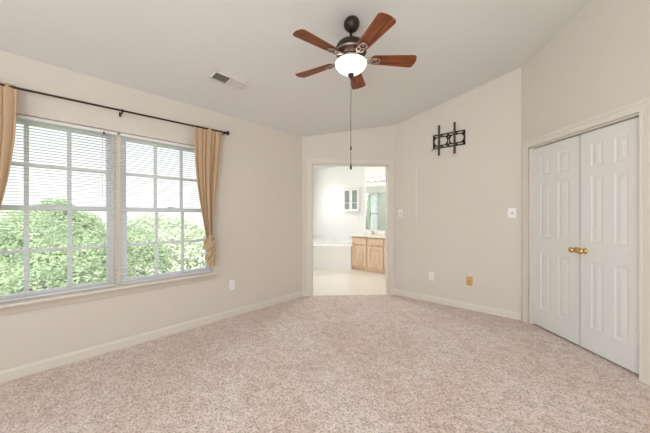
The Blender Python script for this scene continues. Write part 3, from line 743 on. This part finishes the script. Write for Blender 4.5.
b = B(); c0 = (.62, .26)
lathe(b, [(.001, H1 + .0355), (.19, H1 + .0355), (.20, H1 + .041), (.175, H1 + .0425), (.13, H1 + .037), (.001, H1 + .036)], (c0[0], c0[1], 0), 32); obj('sink_basin', b, 'acrylic', van, smooth=True)
fc = thing('sink_faucet', 'small chrome faucet standing on the vanity top', 'faucet', (VX0 + .33, YM - .13, H1 + .035))
b = B(); box(b, -.075, .075, -.022, .022, 0, .012); obj('base_plate', b, 'chrome', fc, bev=.005)
b = B(); tube(b, [(0, 0, .01), (0, -.005, .07), (0, -.04, .095), (0, -.10, .085), (0, -.11, .065)], [.016, .014, .012, .011, .011], 12); obj('spout', b, 'chrome', fc, smooth=True)
for s in (-1, 1):
    b = B(); lathe(b, [(.018, .01), (.014, .03), (.02, .045), (.017, .062), (.001, .066)], (s * .052, 0, 0), 14); obj('tap_handle', b, 'chrome', fc, smooth=True)

b = B(); box(b, -.695, .96, YM - .006, YM - .0005, .905, 1.945); tag(obj('wall_mirror', b, 'mirror', bev=.0015), 'large frameless mirror on the bathroom wall above the vanity', 'mirror')
lb = thing('vanity_light', 'chrome strip light with round lit globes above the bathroom mirror', 'wall light', (-.64, YM, 2.095))
b = B(); box(b, 0, 1.15, -.028, -.0005, -.055, .055); obj('back_bar', b, 'chrome', lb, bev=.004)
for i in range(6):
    x = .105 + i * .185
    b = B(); lathe(b, [(.025, 0), (.028, .006), (.020, .022), (.018, .03)], n=18, mx=Matrix.Translation((x, -.028, 0)) @ Matrix.Rotation(R(90), 4, 'X')); s_ = obj('bulb_socket', b, 'chrome', lb, smooth=True)
    b = B(); ball(b, (x, -.092, 0), .045, 18); obj('globe_bulb', b, 'bulb', s_, smooth=True)

mc = thing('medicine_cabinet', 'small white wall cabinet with two glass-front doors above the tub', 'cabinet', (-1.71, YK - .0125, 1.365))
CW_, CD_, CH_ = .51, .14, .615
b = B(); box(b, 0, CW_, -CD_ + .018, -.0005, 0, CH_); box(b, -.01, CW_ + .01, -CD_ - .006, 0, CH_, CH_ + .018); box(b, -.006, CW_ + .006, -CD_, 0, -.012, 0); obj('cabinet_body', b, 'acrylic', mc, bev=.002)
for i in (0, 1):
    x0 = i * CW_ / 2 + .002; x1 = (i + 1) * CW_ / 2 - .002; r_ = .045
    b = B()
    for q in ((x0, x0 + r_, .005, CH_ - .005), (x1 - r_, x1, .005, CH_ - .005), (x0 + r_, x1 - r_, .005, .055), (x0 + r_, x1 - r_, CH_ - .055, CH_ - .005), (x0 + r_, x1 - r_, CH_ * .36 - .006, CH_ * .36 + .006)): box(b, q[0], q[1], -CD_, -CD_ + .017, q[2], q[3])
    d = obj('cabinet_door', b, 'acrylic', mc, bev=.002)
    b = B(); box(b, x0 + r_, x1 - r_, -CD_ + .007, -CD_ + .011, .055, CH_ - .055); obj('door_glass', b, 'cabglass', d, label='grey-green obscure glass')
    b = B(); ball(b, (CW_ / 2 + (.02 if i else -.02), -CD_ - .01, CH_ * .45), .009, 12); obj('knob', b, 'iron', d, smooth=True)
plate('light_switch', 'tiny white wall plate in the bathroom under the glass-front cabinet', 'light switch', frame_mx((0, YK - .012), (1, 0), (0, -1)), -1.279, 1.169, .074, .118, 'switch1')

sh = thing('shower_enclosure', 'glass shower enclosure with white base, seen in the bathroom mirror', 'shower', (-1.95, 3.12, 0))
b = B(); box(b, 0, .95, 0, .80, .003, .10); obj('shower_base', b, 'acrylic', sh, bev=.01)
b = B()
for q in ((0, .03), (.46, .49), (.92, .95)): box(b, q[0], q[1], .76, .79, .10, 1.95)
for z in (.10, 1.92): box(b, 0, .95, .76, .79, z, z + .03)
for z in (.10, 1.92): box(b, 0, .03, .0, .76, z, z + .03); box(b, .92, .95, .0, .76, z, z + .03)
obj('shower_frame', b, 'chrome', sh)
b = B(); box(b, .03, .46, .773, .778, .13, 1.92); box(b, .49, .92, .773, .778, .13, 1.92); box(b, .012, .017, 0, .76, .13, 1.92); box(b, .933, .938, 0, .76, .13, 1.92); obj('shower_glass', b, 'showerglass', sh)
b = B(); tube(b, [(.51, .80, 1.0), (.51, .82, 1.0), (.51, .82, 1.25), (.51, .80, 1.25)], .008, 8); obj('handle', b, 'chrome', sh, smooth=True)

dl = thing('fill_dome_light', 'added dome fill light on the bathroom ceiling, out of sight, above the doorway view', 'fill light', (-.35, 4.35, 2.67))  # unseen fixture added to brighten the bathroom evenly
b = B(); lathe(b, [(.001, 0), (.17, 0), (.175, -.012), (.165, -.022), (.001, -.022)], n=36); obj('mounting_ring', b, 'chrome', dl, smooth=True)
b = B(); lathe(b, [(.16, -.022), (.155, -.05), (.12, -.08), (.06, -.098), (.001, -.103)], n=36, caps=False); obj('glass_dome', b, 'dome', dl, smooth=True)

# ------------------------------------------------------------------ outside: lawn and trees
GZ = -4.2
bm = B(); n = 24
gv = [[bm.verts.new((-.6 - 90 * i / n, -70 + 160 * j / n, GZ + .3 * math.sin(i * 1.1) * math.cos(j * .9))) for j in range(n + 1)] for i in range(n + 1)]
for i in range(n):
    for j in range(n): bm.faces.new((gv[i][j], gv[i + 1][j], gv[i + 1][j + 1], gv[i][j + 1]))
struct('ground', bm, 'lawn')

def crown_mesh(seed, rx, rz, n, size):
    rng = random.Random(seed); verts = []; faces = []
    lobes = []
    for _ in range(26):
        th = rng.uniform(0, 2 * PI); ph = math.acos(rng.uniform(-.8, 1)); rr = rng.uniform(.35, .8)
        lobes.append((rx * rr * math.sin(ph) * math.cos(th), rx * rr * math.sin(ph) * math.sin(th), rz * rr * math.cos(ph), rng.uniform(.26, .42) * rx))
    for _ in range(n):
        lx_, ly, lz, lr = rng.choice(lobes)
        d = Vector((rng.gauss(0, 1), rng.gauss(0, 1), rng.gauss(.25, 1))).normalized()
        c = Vector((lx_, ly, lz)) + d * lr * rng.uniform(.72, 1.08)
        nrm = (d + Vector((rng.gauss(0, .6), rng.gauss(0, .6), rng.gauss(.2, .6)))).normalized()
        u = nrm.orthogonal().normalized(); u = Matrix.Rotation(rng.uniform(0, 6.28), 3, nrm) @ u; v = nrm.cross(u)
        s = size * rng.uniform(.6, 1.4); k0 = len(verts)
        verts += [c - u * s, c - v * s * .45 + nrm * s * .1, c + u * s, c + v * s * .45 + nrm * s * .1]
        faces.append((k0, k0 + 1, k0 + 2, k0 + 3))
    me = bpy.data.meshes.new('foliage'); me.from_pydata([tuple(v) for v in verts], [], faces); me.update(); return me
crowns = [crown_mesh(1, 2.6, 2.9, 36000, .078), crown_mesh(2, 2.3, 3.4, 36000, .078), crown_mesh(3, 2.9, 2.5, 36000, .082)]
tr = B(); tube(tr, [(0, 0, 0), (.05, .02, 1.5), (-.04, .06, 3.0), (.03, 0, 4.6)], [.20, .15, .12, .05], 10)
for i in range(5):
    a = i * 1.26; tube(tr, [(0, 0, 2.2 + .3 * i), (.8 * math.cos(a), .8 * math.sin(a), 3.1 + .3 * i), (1.5 * math.cos(a), 1.5 * math.sin(a), 3.6 + .3 * i)], [.07, .045, .02], 7)
bmesh.ops.recalc_face_normals(tr, faces=tr.faces); trunk = bpy.data.meshes.new('trunk'); tr.to_mesh(trunk); tr.free(); trunk.materials.append(M['bark'])
leaves = {}
for kind in 'AB':
    for i, c in enumerate(crowns):
        m_ = c.copy(); m_.materials.clear(); m_.materials.append(M['leaf' + kind]); leaves[kind, i] = m_
def tree(x, y, top, s, kind, i, rz, label, group):
    root = thing('tree', label, 'tree', (x, y, GZ - .1), rz, group)
    me = leaves[kind, i]; hz_ = (2.9, 3.4, 2.5)[i] * 1.0
    f = bpy.data.objects.new('foliage', me); COL.objects.link(f); f.parent = root; f.scale = (s, s, s); f.location = (0, 0, top - GZ - hz_ * s)
    t = bpy.data.objects.new('trunk', trunk); COL.objects.link(t); t.parent = root
    zs = max(.35, (top - GZ - hz_ * s * .6) / 4.6); t.scale = (s, s, zs)
g1, g2 = 'green trees outside the left window unit', 'pale distant trees outside the right window unit'
near = 'bushy light green tree among those filling the lower half of the left window unit'
far = 'pale green tree in the far tree line seen through the right window unit'
# positions along the view directions through the glass: (distance, pixel column, top elevation)
def spot(u, dist):
    a = (u - 325) / 282.5; c_, s_ = math.cos(R(42.07)), math.sin(R(42.07))
    return 3.16 + dist * (-s_ + a * c_), dist * (c_ + a * s_)
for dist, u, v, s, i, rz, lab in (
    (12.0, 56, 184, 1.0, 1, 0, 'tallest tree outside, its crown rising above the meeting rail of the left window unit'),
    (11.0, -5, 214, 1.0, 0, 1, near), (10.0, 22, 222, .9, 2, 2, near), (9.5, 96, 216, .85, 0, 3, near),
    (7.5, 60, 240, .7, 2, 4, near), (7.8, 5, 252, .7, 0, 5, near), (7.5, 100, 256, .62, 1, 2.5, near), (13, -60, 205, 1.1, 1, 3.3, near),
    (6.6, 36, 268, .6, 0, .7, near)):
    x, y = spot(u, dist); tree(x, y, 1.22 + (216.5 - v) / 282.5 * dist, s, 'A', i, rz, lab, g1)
for dist, u, v, s, i, rz, lab in (
    (24, 118, 214, 1.8, 0, 0, far), (22, 145, 217, 1.5, 2, 1, far), (20, 172, 207, 1.6, 1, 2, 'pale tree standing tallest in the right window unit, just left of the curtain'), (21, 205, 213, 1.7, 0, 3, far),
    (15, 132, 238, 1.1, 1, 4, far), (14, 160, 236, 1.1, 0, 5, far), (13, 192, 232, 1.1, 2, 6, far), (34, 100, 210, 2.6, 1, 1.4, far), (34, 60, 206, 2.8, 0, .4, far), (32, 15, 208, 2.8, 2, 2.2, far),
    (10.5, 146, 262, .8, 2, .5, far), (10, 180, 262, .8, 0, 1.5, far), (30, 190, 211, 2.4, 0, 2.1, far), (20, 240, 215, 1.8, 1, 3.1, far)):
    x, y = spot(u, dist); tree(x, y, 1.22 + (216.5 - v) / 282.5 * dist, s, 'B', i, rz, lab, g2)
